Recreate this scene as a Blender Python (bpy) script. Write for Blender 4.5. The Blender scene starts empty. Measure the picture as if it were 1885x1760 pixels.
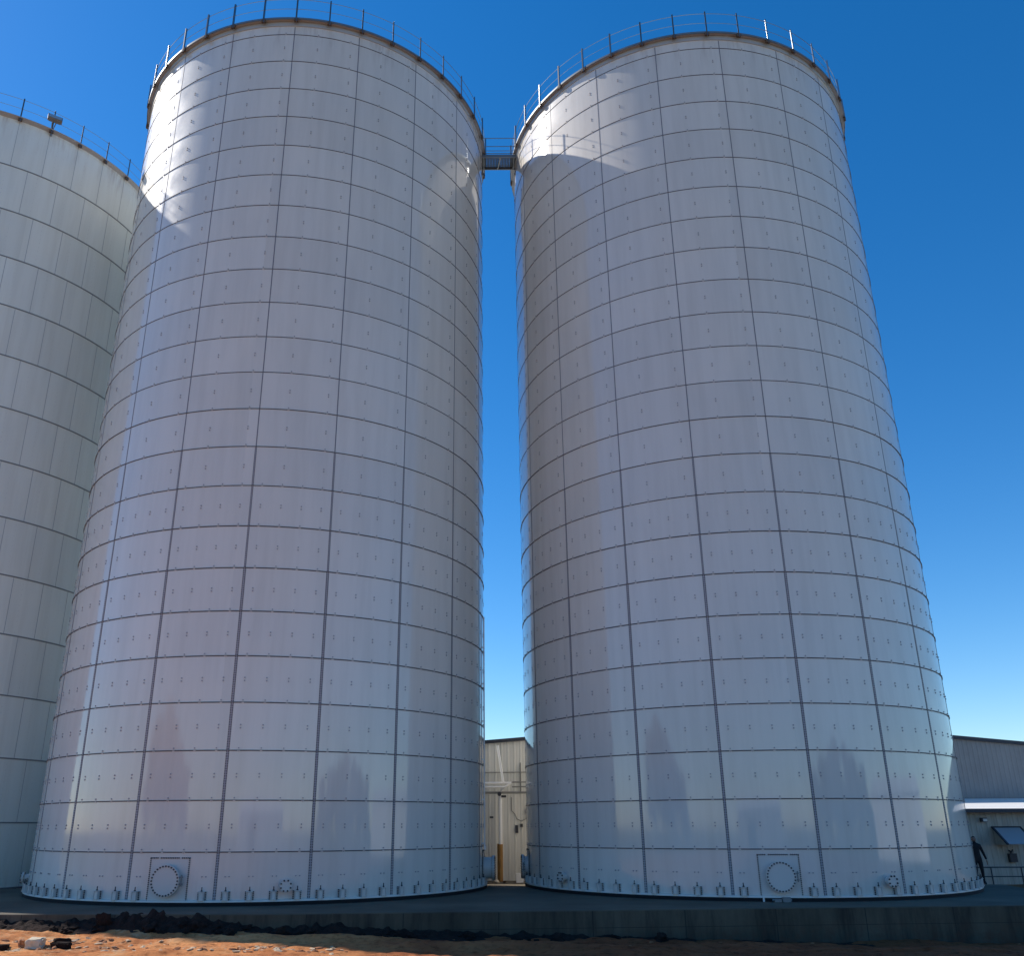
import bpy, bmesh, math, random
from mathutils import Vector, Matrix, noise
from math import sin, cos, pi, radians
random.seed(7)
S = bpy.context.scene
COL = S.collection

# ---------------------------------------------------------------- camera, sky, sun, exposure
cam = bpy.data.cameras.new('camera'); co = bpy.data.objects.new('camera', cam); COL.objects.link(co)
cam.sensor_fit = 'HORIZONTAL'; cam.sensor_width = 36.0
cam.lens = 36.0 * 1609.45 / 1885
cam.shift_x = 49.9 / 1885; cam.shift_y = 59.1 / 1885
cam.clip_start = .1; cam.clip_end = 5000
co.matrix_world = Matrix.Translation((0, 0, 2.05)) @ Matrix.Rotation(pi/2 + .348, 4, 'X') @ Matrix.Rotation(-.0043, 4, 'Z')
S.camera = co

SUN_AZ, SUN_EL = radians(-68), radians(41.5)
W = bpy.data.worlds.new('World'); S.world = W; W.use_nodes = True
nt = W.node_tree; nt.nodes.clear()
sky = nt.nodes.new('ShaderNodeTexSky'); sky.sky_type = 'NISHITA'; sky.sun_disc = False
sky.sun_elevation = SUN_EL; sky.sun_rotation = SUN_AZ
sky.air_density = 1.0; sky.dust_density = 0.12; sky.ozone_density = 4.0; sky.altitude = 300
bg = nt.nodes.new('ShaderNodeBackground'); bg.inputs['Strength'].default_value = .123
ow = nt.nodes.new('ShaderNodeOutputWorld')
hs = nt.nodes.new('ShaderNodeHueSaturation'); hs.inputs['Saturation'].default_value = 1.33; hs.inputs['Hue'].default_value = .5015; hs.inputs['Value'].default_value = 1.0
nt.links.new(sky.outputs[0], hs.inputs['Color']); nt.links.new(hs.outputs[0], bg.inputs[0]); nt.links.new(bg.outputs[0], ow.inputs[0])
sl = bpy.data.lights.new('sun', 'SUN'); sl.energy = 3.6; sl.angle = radians(.53); sl.color = (1, .94, .85)
so = bpy.data.objects.new('sun', sl); COL.objects.link(so)
sd = Vector((sin(SUN_AZ)*cos(SUN_EL), cos(SUN_AZ)*cos(SUN_EL), sin(SUN_EL)))
so.rotation_euler = sd.to_track_quat('Z', 'Y').to_euler()
S.view_settings.view_transform = 'Standard'; S.view_settings.look = 'None'
S.view_settings.exposure = 0.50; S.view_settings.gamma = 1.0
S.cycles.max_bounces = 8; S.cycles.glossy_bounces = 5; S.cycles.diffuse_bounces = 4
S.cycles.sample_clamp_indirect = 8

# ---------------------------------------------------------------- helpers
def mat(name, col, rough=.6, metal=0., spec=.5, coat=0.):
    m = bpy.data.materials.new(name); m.use_nodes = True
    b = m.node_tree.nodes['Principled BSDF']
    b.inputs['Base Color'].default_value = (*col, 1); b.inputs['Roughness'].default_value = rough
    b.inputs['Metallic'].default_value = metal; b.inputs['Specular IOR Level'].default_value = spec
    b.inputs['Coat Weight'].default_value = coat
    return m
class NB:
    """small node builder on a material"""
    def __init__(s, m):
        s.m = m; s.t = m.node_tree; s.b = s.t.nodes['Principled BSDF']
    def n(s, typ, **k):
        x = s.t.nodes.new(typ)
        for a, v in k.items(): setattr(x, a, v)
        return x
    def l(s, a, b): s.t.links.new(a, b)
    def coord(s, kind='Object', scale=(1, 1, 1)):
        c = s.n('ShaderNodeTexCoord'); mp = s.n('ShaderNodeMapping'); mp.inputs['Scale'].default_value = scale
        s.l(c.outputs[kind], mp.inputs[0]); return mp.outputs[0]
    def noise(s, vec, scale, detail=4, rough=.55):
        x = s.n('ShaderNodeTexNoise'); x.inputs['Scale'].default_value = scale; x.inputs['Detail'].default_value = detail
        x.inputs['Roughness'].default_value = rough; s.l(vec, x.inputs['Vector']); return x.outputs['Fac']
    def ramp(s, fac, stops):
        r = s.n('ShaderNodeValToRGB'); e = r.color_ramp.elements
        while len(e) < len(stops): e.new(.5)
        for i, (p, c) in enumerate(stops): e[i].position = p; e[i].color = (*c, 1)
        s.l(fac, r.inputs[0]); return r.outputs[0]
    def math(s, op, a, b=None):
        x = s.n('ShaderNodeMath', operation=op)
        for i, v in enumerate((a, b)):
            if v is None: continue
            if isinstance(v, (int, float)): x.inputs[i].default_value = v
            else: s.l(v, x.inputs[i])
        return x.outputs[0]
    def mix(s, fac, a, b, blend='MIX'):
        x = s.n('ShaderNodeMix', data_type='RGBA', blend_type=blend)
        for i, v in ((0, fac), (6, a), (7, b)):
            if isinstance(v, (int, float)): x.inputs[i].default_value = v
            elif isinstance(v, tuple): x.inputs[i].default_value = (*v, 1)
            else: s.l(v, x.inputs[i])
        return x.outputs[2]
    def bump(s, h, strength, dist=.02, prev=None):
        x = s.n('ShaderNodeBump'); x.inputs['Strength'].default_value = strength; x.inputs['Distance'].default_value = dist
        s.l(h, x.inputs['Height'])
        if prev is not None: s.l(prev, x.inputs['Normal'])
        s.l(x.outputs[0], s.b.inputs['Normal']); return x.outputs[0]
    def color(s, c): s.l(c, s.b.inputs['Base Color'])

# enamel sheets: white glass coating, sheets differ a touch, very slight waviness, faint wash streaks
def enamel_mat(name, col, rough, wav, pw=2.605, ph=1.4):
    m = mat(name, col, rough, spec=.12); k = NB(m)
    uv = k.n('ShaderNodeTexCoord').outputs['UV']
    sp = k.n('ShaderNodeSeparateXYZ'); k.l(uv, sp.inputs[0])
    cx = k.math('FLOOR', k.math('DIVIDE', sp.outputs[0], pw)); cy = k.math('FLOOR', k.math('DIVIDE', sp.outputs[1], ph))
    cb = k.n('ShaderNodeCombineXYZ'); k.l(cx, cb.inputs[0]); k.l(cy, cb.inputs[1])
    wn = k.n('ShaderNodeTexWhiteNoise', noise_dimensions='3D'); k.l(cb.outputs[0], wn.inputs['Vector'])
    tone = k.ramp(wn.outputs['Value'], [(0, tuple(c*.94 for c in col)), (1, tuple(min(1, c*1.035) for c in col))])
    st = k.n('ShaderNodeMapping'); st.inputs['Scale'].default_value = (2.2, .16, 1); k.l(uv, st.inputs[0])
    streak = k.noise(st.outputs[0], 1.0, 5, .6)
    dirt = k.ramp(streak, [(.42, (1, 1, 1)), (.75, (.90, .893, .88))])
    blot = k.noise(uv, .35, 3)
    dirt2 = k.ramp(blot, [(.35, (1.0, .99, .985)), (.7, (.955, .965, .985))])
    tp = k.n('ShaderNodeMapRange'); tp.inputs[1].default_value = 31.2; tp.inputs[2].default_value = 32.7; k.l(sp.outputs[1], tp.inputs[0])
    bt = k.n('ShaderNodeMapRange'); bt.inputs[1].default_value = .8; bt.inputs[2].default_value = .1; k.l(sp.outputs[1], bt.inputs[0])
    st2 = k.n('ShaderNodeMapping'); st2.inputs['Scale'].default_value = (3.1, .35, 1); k.l(uv, st2.inputs[0])
    stn = k.ramp(k.noise(st2.outputs[0], 1.0, 5, .65), [(.5, (0, 0, 0)), (.7, (1, 1, 1))])
    clean = k.mix(1.0, k.mix(1.0, tone, dirt, 'MULTIPLY'), dirt2, 'MULTIPLY')
    k.color(k.mix(k.math('MULTIPLY', stn, k.math('ADD', k.math('MULTIPLY', tp.outputs[0], .45), k.math('MULTIPLY', bt.outputs[0], .3))), clean, (.33, .23, .16)))
    rr = k.ramp(k.noise(uv, .8, 3), [(.3, (rough*.8,)*3), (.7, (rough*1.35,)*3)]); k.l(rr, k.b.inputs['Roughness'])
    big = k.n('ShaderNodeMapping'); big.inputs['Scale'].default_value = (.55, .3, 1); k.l(uv, big.inputs[0])
    # each sheet is bowed slightly by its own amount
    off = k.n('ShaderNodeVectorMath', operation='SCALE'); k.l(wn.outputs['Color'], off.inputs[0]); off.inputs['Scale'].default_value = 9.0
    ad = k.n('ShaderNodeVectorMath', operation='ADD'); k.l(big.outputs[0], ad.inputs[0]); k.l(off.outputs[0], ad.inputs[1])
    b1 = k.bump(k.noise(ad.outputs[0], 1.0, 1), wav, .05)
    k.bump(k.noise(uv, 6.0, 3), .05, .004, b1)
    b2 = k.bump(k.noise(ad.outputs[0], 1.0, 1), wav*.5, .05); k.l(b2, k.b.inputs['Coat Normal'])
    k.bump(k.noise(uv, 6.0, 3), .05, .004, b1)
    return m
M = {}
M['enamel'] = enamel_mat('white_enamel', (.775, .72, .635), .5, .30)
for q_, v_ in (('Coat Weight', 1.0), ('Coat Roughness', .065), ('Coat IOR', 1.57)): M['enamel'].node_tree.nodes['Principled BSDF'].inputs[q_].default_value = v_
M['old_enamel'] = enamel_mat('pale_coating', (.82, .86, .79), .38, .2, 2.6, 2.33)
M['trim'] = mat('enamel_trim', (.655, .605, .555), .35)
M['light_trim'] = mat('light_trim', (.76, .72, .67), .5)
M['sealant'] = mat('grey_sealant', (.15, .14, .15), .7)
M['cap'] = mat('bolt_cap', (.33, .315, .33), .5)
M['bolt'] = mat('dark_bolt', (.03, .032, .04), .5)
M['black'] = mat('black_gap', (.008, .008, .01), .9)
M['galv'] = mat('galvanised_steel', (.20, .22, .23), .5, .5)
M['rail'] = mat('rail_steel', (.30, .33, .36), .30, 1.0)
M['rim'] = mat('rim_metal', (.40, .43, .46), .5)
M['dull'] = mat('dull_steel', (.055, .068, .075), .6)
M['rust'] = mat('rusted_clip', (.12, .085, .06), .8)
M['roof'] = mat('roof_sheet', (.5, .5, .5), .5)
# seam: dark lap with two rows of bolts
def seam_mat():
    m = mat('bolted_seam', (.2, .19, .21), .6); k = NB(m)
    uv = k.n('ShaderNodeTexCoord').outputs['UV']; sp = k.n('ShaderNodeSeparateXYZ'); k.l(uv, sp.inputs[0])
    au = k.math('ABSOLUTE', sp.outputs[0])
    near = k.math('LESS_THAN', k.math('ABSOLUTE', k.math('SUBTRACT', au, .55)), .26)
    fr = k.math('FRACT', k.math('DIVIDE', sp.outputs[1], .07))
    dot = k.math('MULTIPLY', near, k.math('GREATER_THAN', fr, .42))
    edge = k.math('GREATER_THAN', au, .86)
    fac = k.math('MAXIMUM', dot, edge)
    nz = k.noise(uv, 9, 3)
    c = k.mix(fac, (.40, .38, .39), (.08, .075, .08))
    k.color(k.mix(k.math('MULTIPLY', nz, .3), c, (.2, .18, .18)))
    return m
M['seam'] = seam_mat()
M['thin_seam'] = mat('thin_seam', (.21, .20, .215), .6)
M['weld'] = mat('dark_weld', (.22, .235, .24), .7)
M['faint_weld'] = mat('faint_weld', (.48, .51, .50), .6)

def simple_noise_mat(name, c1, c2, scale, rough=.9, bump=.4, dist=.02, spec=.25):
    m = mat(name, c1, rough, spec=spec); k = NB(m); v = k.coord()
    k.color(k.ramp(k.noise(v, scale, 6, .65), [(.32, c1), (.7, c2)]))
    k.bump(k.noise(v, scale*6, 5, .7), bump, dist)
    return m
M['siding'] = mat('tan_siding', (.42, .41, .36), .55)
k = NB(M['siding']); v = k.coord(scale=(1.4, 1.4, .12)); k.color(k.ramp(k.noise(v, 1.6, 6, .7), [(.3, (.56, .55, .50)), (.6, (.70, .685, .62)), (.8, (.62, .58, .50))]))
M['shaded_siding'] = simple_noise_mat('shaded_siding', (.25, .25, .25), (.31, .31, .305), .8, .6, .05)  # greyer copy of the siding; weaker bounce light is put into its colour
M['lean_siding'] = mat('stained_siding', (.4, .37, .32), .6)
k = NB(M['lean_siding']); v = k.coord(scale=(3, 3, .5)); k.color(k.ramp(k.noise(v, 1.5, 6, .7), [(.3, (.33, .29, .24)), (.6, (.46, .43, .365)), (.85, (.37, .29, .23))]))
M['dark_trim'] = mat('dark_blue_trim', (.03, .035, .05), .5)
M['white_roof'] = mat('white_metal_roof', (.90, .885, .85), .45)
M['white_pipe'] = mat('white_pipe', (.9, .89, .86), .4)
M['grey_pipe'] = mat('grey_conduit', (.22, .22, .2), .6)
M['orange'] = simple_noise_mat('rusty_orange', (.42, .24, .08), (.34, .17, .06), 3, .8, .2)
M['glass'] = mat('pale_glass', (.30, .36, .40), .35, spec=.5)
M['cloth'] = mat('dark_clothing', (.012, .012, .016), .85)
M['skin'] = mat('skin', (.25, .14, .10), .6)
M['hair'] = mat('dark_hair', (.015, .012, .01), .8)
M['clod'] = simple_noise_mat('dark_clod', (.016, .010, .008), (.045, .024, .017), 4, .95, .9, .05)  # dark soil, deepened to put the heap's shade into its colour
M['chip'] = simple_noise_mat('pale_stone', (.55, .38, .24), (.72, .56, .38), 5, .9, .6, .02)
M['redchip'] = simple_noise_mat('red_stone', (.30, .12, .06), (.46, .22, .11), 5, .9, .6, .02)
M['conc_block'] = simple_noise_mat('pale_concrete', (.60, .50, .36), (.72, .62, .46), 5, .9, .4)

# concrete slab: top blotchy, side with vertical run-down stains and board marks
def slab_mat():
    m = mat('dark_concrete', (.15, .15, .15), .8, spec=.3); k = NB(m); v = k.coord()
    base = k.ramp(k.noise(v, .35, 8, .6), [(.3, (.078, .063, .043)), (.55, (.13, .107, .074)), (.75, (.18, .15, .108))])
    vs = k.coord(scale=(1.3, 1.3, .18)); run = k.ramp(k.noise(vs, 1.0, 7, .7), [(.36, (.38, .38, .42)), (.5, (.8, .8, .8)), (.64, (1, 1, 1))])
    g = k.n('ShaderNodeNewGeometry'); sp = k.n('ShaderNodeSeparateXYZ'); k.l(g.outputs['Normal'], sp.inputs[0])
    side = k.math('LESS_THAN', k.math('ABSOLUTE', sp.outputs[2]), .5)
    pz = k.n('ShaderNodeSeparateXYZ'); k.l(v, pz.inputs[0])
    jt = k.math('LESS_THAN', k.math('FRACT', k.math('DIVIDE', k.math('ADD', pz.outputs[0], 60.7), 2.44)), .009)
    hj = k.math('LESS_THAN', k.math('ABSOLUTE', k.math('ADD', pz.outputs[2], .42)), .006)
    stained = k.mix(1.0, base, run, 'MULTIPLY')
    stained = k.mix(k.math('MULTIPLY', k.math('MAXIMUM', jt, hj), .75), stained, (.02, .02, .02))
    hz = k.n('ShaderNodeMapRange'); hz.inputs[1].default_value = -.25; hz.inputs[2].default_value = -.95; k.l(pz.outputs[2], hz.inputs[0])
    spl = k.math('MULTIPLY', k.ramp(k.noise(v, 3.0, 8, .75), [(.42, (0, 0, 0)), (.62, (1, 1, 1))]), hz.outputs[0])
    stained = k.mix(spl, stained, (.11, .05, .028))
    c = k.mix(side, base, stained)
    k.color(c); k.bump(k.noise(v, 9, 8, .7), .35, .02)
    return m
M['slab'] = slab_mat()
def dirt_mat():
    m = mat('red_dirt', (.4, .18, .08), .95, spec=.15); k = NB(m); v = k.coord()
    a = k.ramp(k.noise(v, .5, 9, .65), [(.3, (.33, .095, .035)), (.5, (.60, .235, .085)), (.7, (.70, .33, .13))])
    pale = k.ramp(k.noise(v, 2.1, 8, .75), [(.52, (0, 0, 0)), (.68, (1, 1, 1))])
    sx = k.n('ShaderNodeSeparateXYZ'); k.l(v, sx.inputs[0])
    side = k.n('ShaderNodeMapRange'); side.inputs[1].default_value = -4; side.inputs[2].default_value = -9; k.l(sx.outputs[0], side.inputs[0])
    fac = k.math('MULTIPLY', pale, k.math('ADD', k.math('MULTIPLY', side.outputs[0], .75), .12))
    c = k.mix(fac, a, (.64, .44, .25))
    ln = k.n('ShaderNodeVectorMath', operation='LENGTH'); k.l(v, ln.inputs[0])
    far = k.n('ShaderNodeMapRange'); far.inputs[1].default_value = 34; far.inputs[2].default_value = 60; k.l(ln.outputs['Value'], far.inputs[0])
    shade_right = k.n('ShaderNodeMapRange'); shade_right.inputs[1].default_value = -3.5; shade_right.inputs[2].default_value = 3.5; k.l(k.math('ADD', sx.outputs[0], k.math('MULTIPLY', k.noise(v, .6, 4), 3.0)), shade_right.inputs[0])
    c = k.mix(k.math('MULTIPLY', shade_right.outputs[0], .85), c, k.ramp(k.noise(v, 1.2, 8, .7), [(.3, (.12, .028, .011)), (.6, (.22, .06, .025)), (.75, (.33, .11, .05))]))  # deep shade towards the right, painted into the dirt as a darker tone
    grass = k.ramp(k.noise(v, .06, 6, .6), [(.35, (.10, .10, .045)), (.6, (.21, .18, .09)), (.75, (.30, .22, .13))])
    c = k.mix(far.outputs[0], c, grass)
    dark = k.ramp(k.noise(v, 5.0, 6, .7), [(.33, (.5, .45, .42)), (.5, (1, 1, 1))])
    k.color(k.mix(1.0, c, dark, 'MULTIPLY'))
    k.bump(k.noise(v, 14, 8, .75), .8, .04)
    return m
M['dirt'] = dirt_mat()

def tag(o, label=None, cat=None, group=None, kind=None):
    if label: o['label'] = label
    if cat: o['category'] = cat
    if group: o['group'] = group
    if kind: o['kind'] = kind
    return o
def empty(name, loc=(0, 0, 0), rz=0, **k):
    o = bpy.data.objects.new(name, None); COL.objects.link(o); o.location = loc; o.rotation_euler = (0, 0, rz)
    o.empty_display_size = .2
    return tag(o, **k)

class MB:
    def __init__(s): s.v = []; s.f = []; s.mi = []; s.uv = {}; s.sm = []
    def add(s, vs, fs, mi=0, smooth=False):
        b = len(s.v); s.v += [tuple(v) for v in vs]
        for f in fs: s.f.append(tuple(i + b for i in f)); s.mi.append(mi); s.sm.append(smooth)
        return s
    def box(s, c, size, rz=0, mi=0, rot=None, bev=0):
        hx, hy, hz = (a/2 for a in size); R = rot or Matrix.Rotation(rz, 3, 'Z'); c = Vector(c)
        vs = [c + R @ Vector((x*hx, y*hy, z*hz)) for x in (-1, 1) for y in (-1, 1) for z in (-1, 1)]
        return s.add(vs, [(0, 1, 3, 2), (4, 6, 7, 5), (0, 4, 5, 1), (2, 3, 7, 6), (0, 2, 6, 4), (1, 5, 7, 3)], mi)
    def tube(s, pts, r, n=10, mi=0, closed=False, caps=True, smooth=True):
        pts = [Vector(p) for p in pts]; N = len(pts); vs = []; rr = r if isinstance(r, (list, tuple)) else [r]*N
        up = None
        for i, p in enumerate(pts):
            a = pts[(i-1) % N] if (i or closed) else p; b = pts[(i+1) % N] if (i < N-1 or closed) else p
            t = (b-a).normalized()
            if up is None: up = t.orthogonal().normalized()
            up = (up - t*up.dot(t)).normalized(); w = t.cross(up)
            for j in range(n):
                q = 2*pi*j/n; vs.append(p + (up*cos(q) + w*sin(q))*rr[i])
        fs = []
        for i in range(N if closed else N-1):
            for j in range(n):
                fs.append((i*n+j, i*n+(j+1) % n, ((i+1) % N)*n+(j+1) % n, ((i+1) % N)*n+j))
        if caps and not closed: fs.append(tuple(range(n-1, -1, -1))); fs.append(tuple((N-1)*n+j for j in range(n)))
        return s.add(vs, fs, mi, smooth)
    def disk(s, c, nrm, r, h, n=8, mi=0, smooth=False):
        nrm = Vector(nrm).normalized(); c = Vector(c); return s.tube([c, c+nrm*h], r, n, mi, smooth=smooth)
    def ring(s, c, prof, n=152, mi=0, a0=0, a1=2*pi, smooth=True):
        """sweep an (r,z) profile round the vertical axis through c"""
        full = abs(a1-a0-2*pi) < 1e-6; m = n if full else n+1; P = len(prof); vs = []; fs = []
        for i in range(m):
            a = a0 + (a1-a0)*i/n
            for r, z in prof: vs.append((c[0]+r*sin(a), c[1]-r*cos(a), c[2]+z))
        for i in range(n):
            for j in range(P):
                k = (j+1) % P; i2 = (i+1) % m
                fs.append((i*P+j, i*P+k, i2*P+k, i2*P+j))
        if not full: fs.append(tuple(range(P-1, -1, -1))); fs.append(tuple(n*P+j for j in range(P)))
        return s.add(vs, fs, mi, smooth)
    def build(s, name, mats, parent=None, loc=(0, 0, 0), rz=0):
        me = bpy.data.meshes.new(name); me.from_pydata(s.v, [], s.f); me.validate()
        for m in (mats if isinstance(mats, (list, tuple)) else [mats]): me.materials.append(m)
        me.polygons.foreach_set('material_index', s.mi[:len(me.polygons)]); me.polygons.foreach_set('use_smooth', s.sm[:len(me.polygons)])
        bm = bmesh.new(); bm.from_mesh(me); bmesh.ops.recalc_face_normals(bm, faces=bm.faces); bm.to_mesh(me); bm.free()
        if any(s.sm) :
            try: me.set_sharp_from_angle(angle=radians(40))
            except Exception: pass
        o = bpy.data.objects.new(name, me); COL.objects.link(o); o.location = loc; o.rotation_euler = (0, 0, rz)
        if parent: o.parent = parent
        return o
def obj_from(name, me, parent, loc, rz=0, **k):
    o = bpy.data.objects.new(name, me); COL.objects.link(o); o.location = loc; o.rotation_euler = (0, 0, rz); o.parent = parent
    return tag(o, **k)

def pol(r, a, z=0.): return Vector((r*sin(a), -r*cos(a), z))

# ================================================================ structure: ground, slab
def gz(x, y):
    """height of the dirt"""
    w = [(-45, -.31), (-14, -.31), (-6, -.40), (1, -.64), (8, -.80), (15, -.90), (45, -.9)]
    zw = w[-1][1]
    for (xa, za), (xb, zb) in zip(w, w[1:]):
        if x <= xb:
            t = max(0, (x-xa)/(xb-xa)); zw = za+(zb-za)*t; break
    zn = -.43 if x < -2 else (-.43 - .12*min(1, (x+2)/14))
    t = min(1, max(0, (y-21.5)/2.6)); t = t*t*(3-2*t)
    z = zn*(1-t) + zw*t
    if y > 26.5:
        t = min(1, (y-26.5)/6)
        z = z*(1-t) + (-.40 if x > 17 else -.9)*t
    if x > 17 and y > 25: z = z*(1-min(1, (x-17)/1.2)) + min(1, (x-17)/1.2)*(-.9+.58*min(1, max(0, (y-26)/7)))
    if y > 60 or y < -5 or abs(x) > 60: z = -.4
    return z
def axis(lo, hi, step, far):
    a = []; x = lo; 
    while x < hi: a.append(x); x += step
    a.append(hi); s = step
    L = [lo]; x = lo
    while x > -far: s = min(s*1.35, 60); x -= s; L.append(x)
    s = step; R = []; x = hi
    while x < far: s = min(s*1.35, 60); x += s; R.append(x)
    return L[:0:-1] + a + R
xs = axis(-15.5, 16.5, .075, 700); ys = axis(20.3, 26.2, .06, 700)
vs = []; 
for y in ys:
    for x in xs:
        z = gz(x, y); d = 0
        if -60 < x < 60 and 10 < y < 60:
            d = .10*noise.noise(Vector((x*.45, y*.8, 0))) + .05*noise.noise(Vector((x*1.4, y*1.9, 3))) + .028*noise.noise(Vector((x*4.3, y*5.2, 7)))
            if y < 26.4: d += .03*noise.ridged_multi_fractal(Vector((x*2.2, y*3.2, 1)), .9, 2.1, 3, 1., 2.)*(.35 if x > -3 else .6) - .02
            if 21 < y < 23.6: d += .035*sin((y-.03*x)*5.2+noise.noise(Vector((x*.3, y, 5)))*2)       # tyre-packed ridges
        vs.append((x, y, z+d))
nx = len(xs); fs = [(j*nx+i, j*nx+i+1, (j+1)*nx+i+1, (j+1)*nx+i) for j in range(len(ys)-1) for i in range(nx-1)]
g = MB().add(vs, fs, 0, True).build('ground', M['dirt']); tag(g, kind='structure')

def slab_edge(x): return 24.25 + (.0815*(x+5.8) if x > -5.8 else -.05*(x+5.8))
def slab_top(x, y): return 0. if y < 34.6 else max(-.25, -.25*(y-34.6)/4.6)
SXR = lambda y: 18.15 + (.0 if y < 31 else .18*(y-31))
sx = [-55, -45, -30, -20, -12, -5.8, 0, 5, 10, 14]
rows = [0, .5, 4, 9, 10.4, 12, 15.2, 19, 24]
m = MB(); top = []
YL = [None, 26.6, 28, 31, 34.6, 36.5, 39.2, 43, 60]
for r, Y in enumerate(YL):
    line = []
    for x in sx + ['R']:
        yy = slab_edge(14 if x == 'R' else x) + (.0815*4 if x == 'R' and Y is None else 0) if Y is None else Y
        xx = SXR(yy) if x == 'R' else x
        line.append((xx, yy, slab_top(xx, yy)))
    top.append(line)
n = len(top[0]); V = [p for l in top for p in l]
F = [(j*n+i, j*n+i+1, (j+1)*n+i+1, (j+1)*n+i) for j in range(len(top)-1) for i in range(n-1)]
b = len(V); per = [i for i in range(n)] + [j*n+n-1 for j in range(1, len(top))]
# bevelled arris, then the wall face
V += [(V[i][0]+(0.02 if i % n == n-1 else 0), V[i][1]-(.02 if i < n else 0), V[i][2]-.02) for i in per]
V += [(V[i][0]+(0.02 if i % n == n-1 else 0), V[i][1]-(.02 if i < n else 0), -1.7) for i in per]
L = len(per)
F += [(per[q], b+q, b+q+1, per[q+1]) for q in range(L-1)] + [(b+q, b+L+q, b+L+q+1, b+q+1) for q in range(L-1)]
m.add(V, F); o = m.build('concrete_slab', M['slab']); tag(o, kind='structure')
# dirt heap lying against the slab wall, its shade put into the dark colour
nxh, nyh = 560, 18; vs = []
for i in range(nxh+1):
    x = -17 + 27*i/nxh; yw = slab_edge(x)+.03
    A_ = 1 if x < -1 else max(0, 1-(x+1)/11)
    top_ = (.30 + .22*noise.noise(Vector((x*.42, 2.5, 0))) + .13*noise.noise(Vector((x*1.7, 1, 9))) + .09*noise.noise(Vector((x*5.0, 4, 2))))*A_*(1.0 if x < -9 else max(.55, 1-(x+9)*.05))
    wid = .62+.22*noise.noise(Vector((x*.6, 8, 1)))
    for j in range(nyh+1):
        t = j/nyh; y = yw - wid*t
        prof = (1-t)**1.1
        n_ = .10*noise.noise(Vector((x*3.5, y*3.5, 4)))+.07*noise.noise(Vector((x*8, y*8, 7)))+.05*noise.ridged_multi_fractal(Vector((x*4, y*4, 1)), .9, 2.1, 3, 1., 2.)-.03
        vs.append((x, y, gz(x, y)-.05+max(0, top_)*prof+n_*(.25+.75*min(1, max(0, top_)*3*prof))))
w_ = nyh+1
hp = MB().add(vs, [(i*w_+j, i*w_+j+1, (i+1)*w_+j+1, (i+1)*w_+j) for i in range(nxh) for j in range(nyh)]).build('shaded_dirt_heap', M['clod'])
tag(hp, 'long heap of crumbly dirt, toned dark for shade, lying against the concrete slab wall', 'dirt heap')

# ================================================================ bolted tanks
R = 7.8757; DP = 2*pi/19; HT = 32.9; RH = 1.4
def mark_fracs(row): return (.12, .37, .62, .87) if row <= 8 else (.37, .87)
def radial(mb, a, z, w, h, d, mi, r0=R, rin=-.01):
    """little block standing on the shell at angle a"""
    n = pol(1, a); t = Vector((cos(a), sin(a), 0)); c = pol(r0+(d+rin)/2, a, z)
    rot = Matrix((t, n, Vector((0, 0, 1)))).transposed()
    mb.box(c, (w, d-rin, h), rot=rot, mi=mi)

def anchor_mesh():
    mb = MB()   # local: +Y is outward
    mb.box((0, .012, .125), (.26, .024, .25), mi=0)
    for s in (-1, 1):
        mb.box((s*.065, .075, .115), (.014, .11, .23), mi=0)
        for q in range(5): mb.disk((s*.105, .022, .035+q*.047), (0, 1, 0), .019, .022, 6, mi=1)
    mb.box((0, .08, .236), (.18, .13, .018), mi=0)
    mb.box((0, .095, .02), (.16, .11, .02), mi=0)
    mb.box((0, .115, .125), (.10, .012, .19), mi=0)
    mb.tube([(0, .085, -.06), (0, .085, .36)], .014, 8, mi=1); mb.disk((0, .085, .246), (0, 0, 1), .03, .03, 6, mi=1)
    me = mb.build('anchor_chair', [M['trim'], M['bolt']]); d = me.data; bpy.data.objects.remove(me); return d
ANCH = anchor_mesh()

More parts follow.
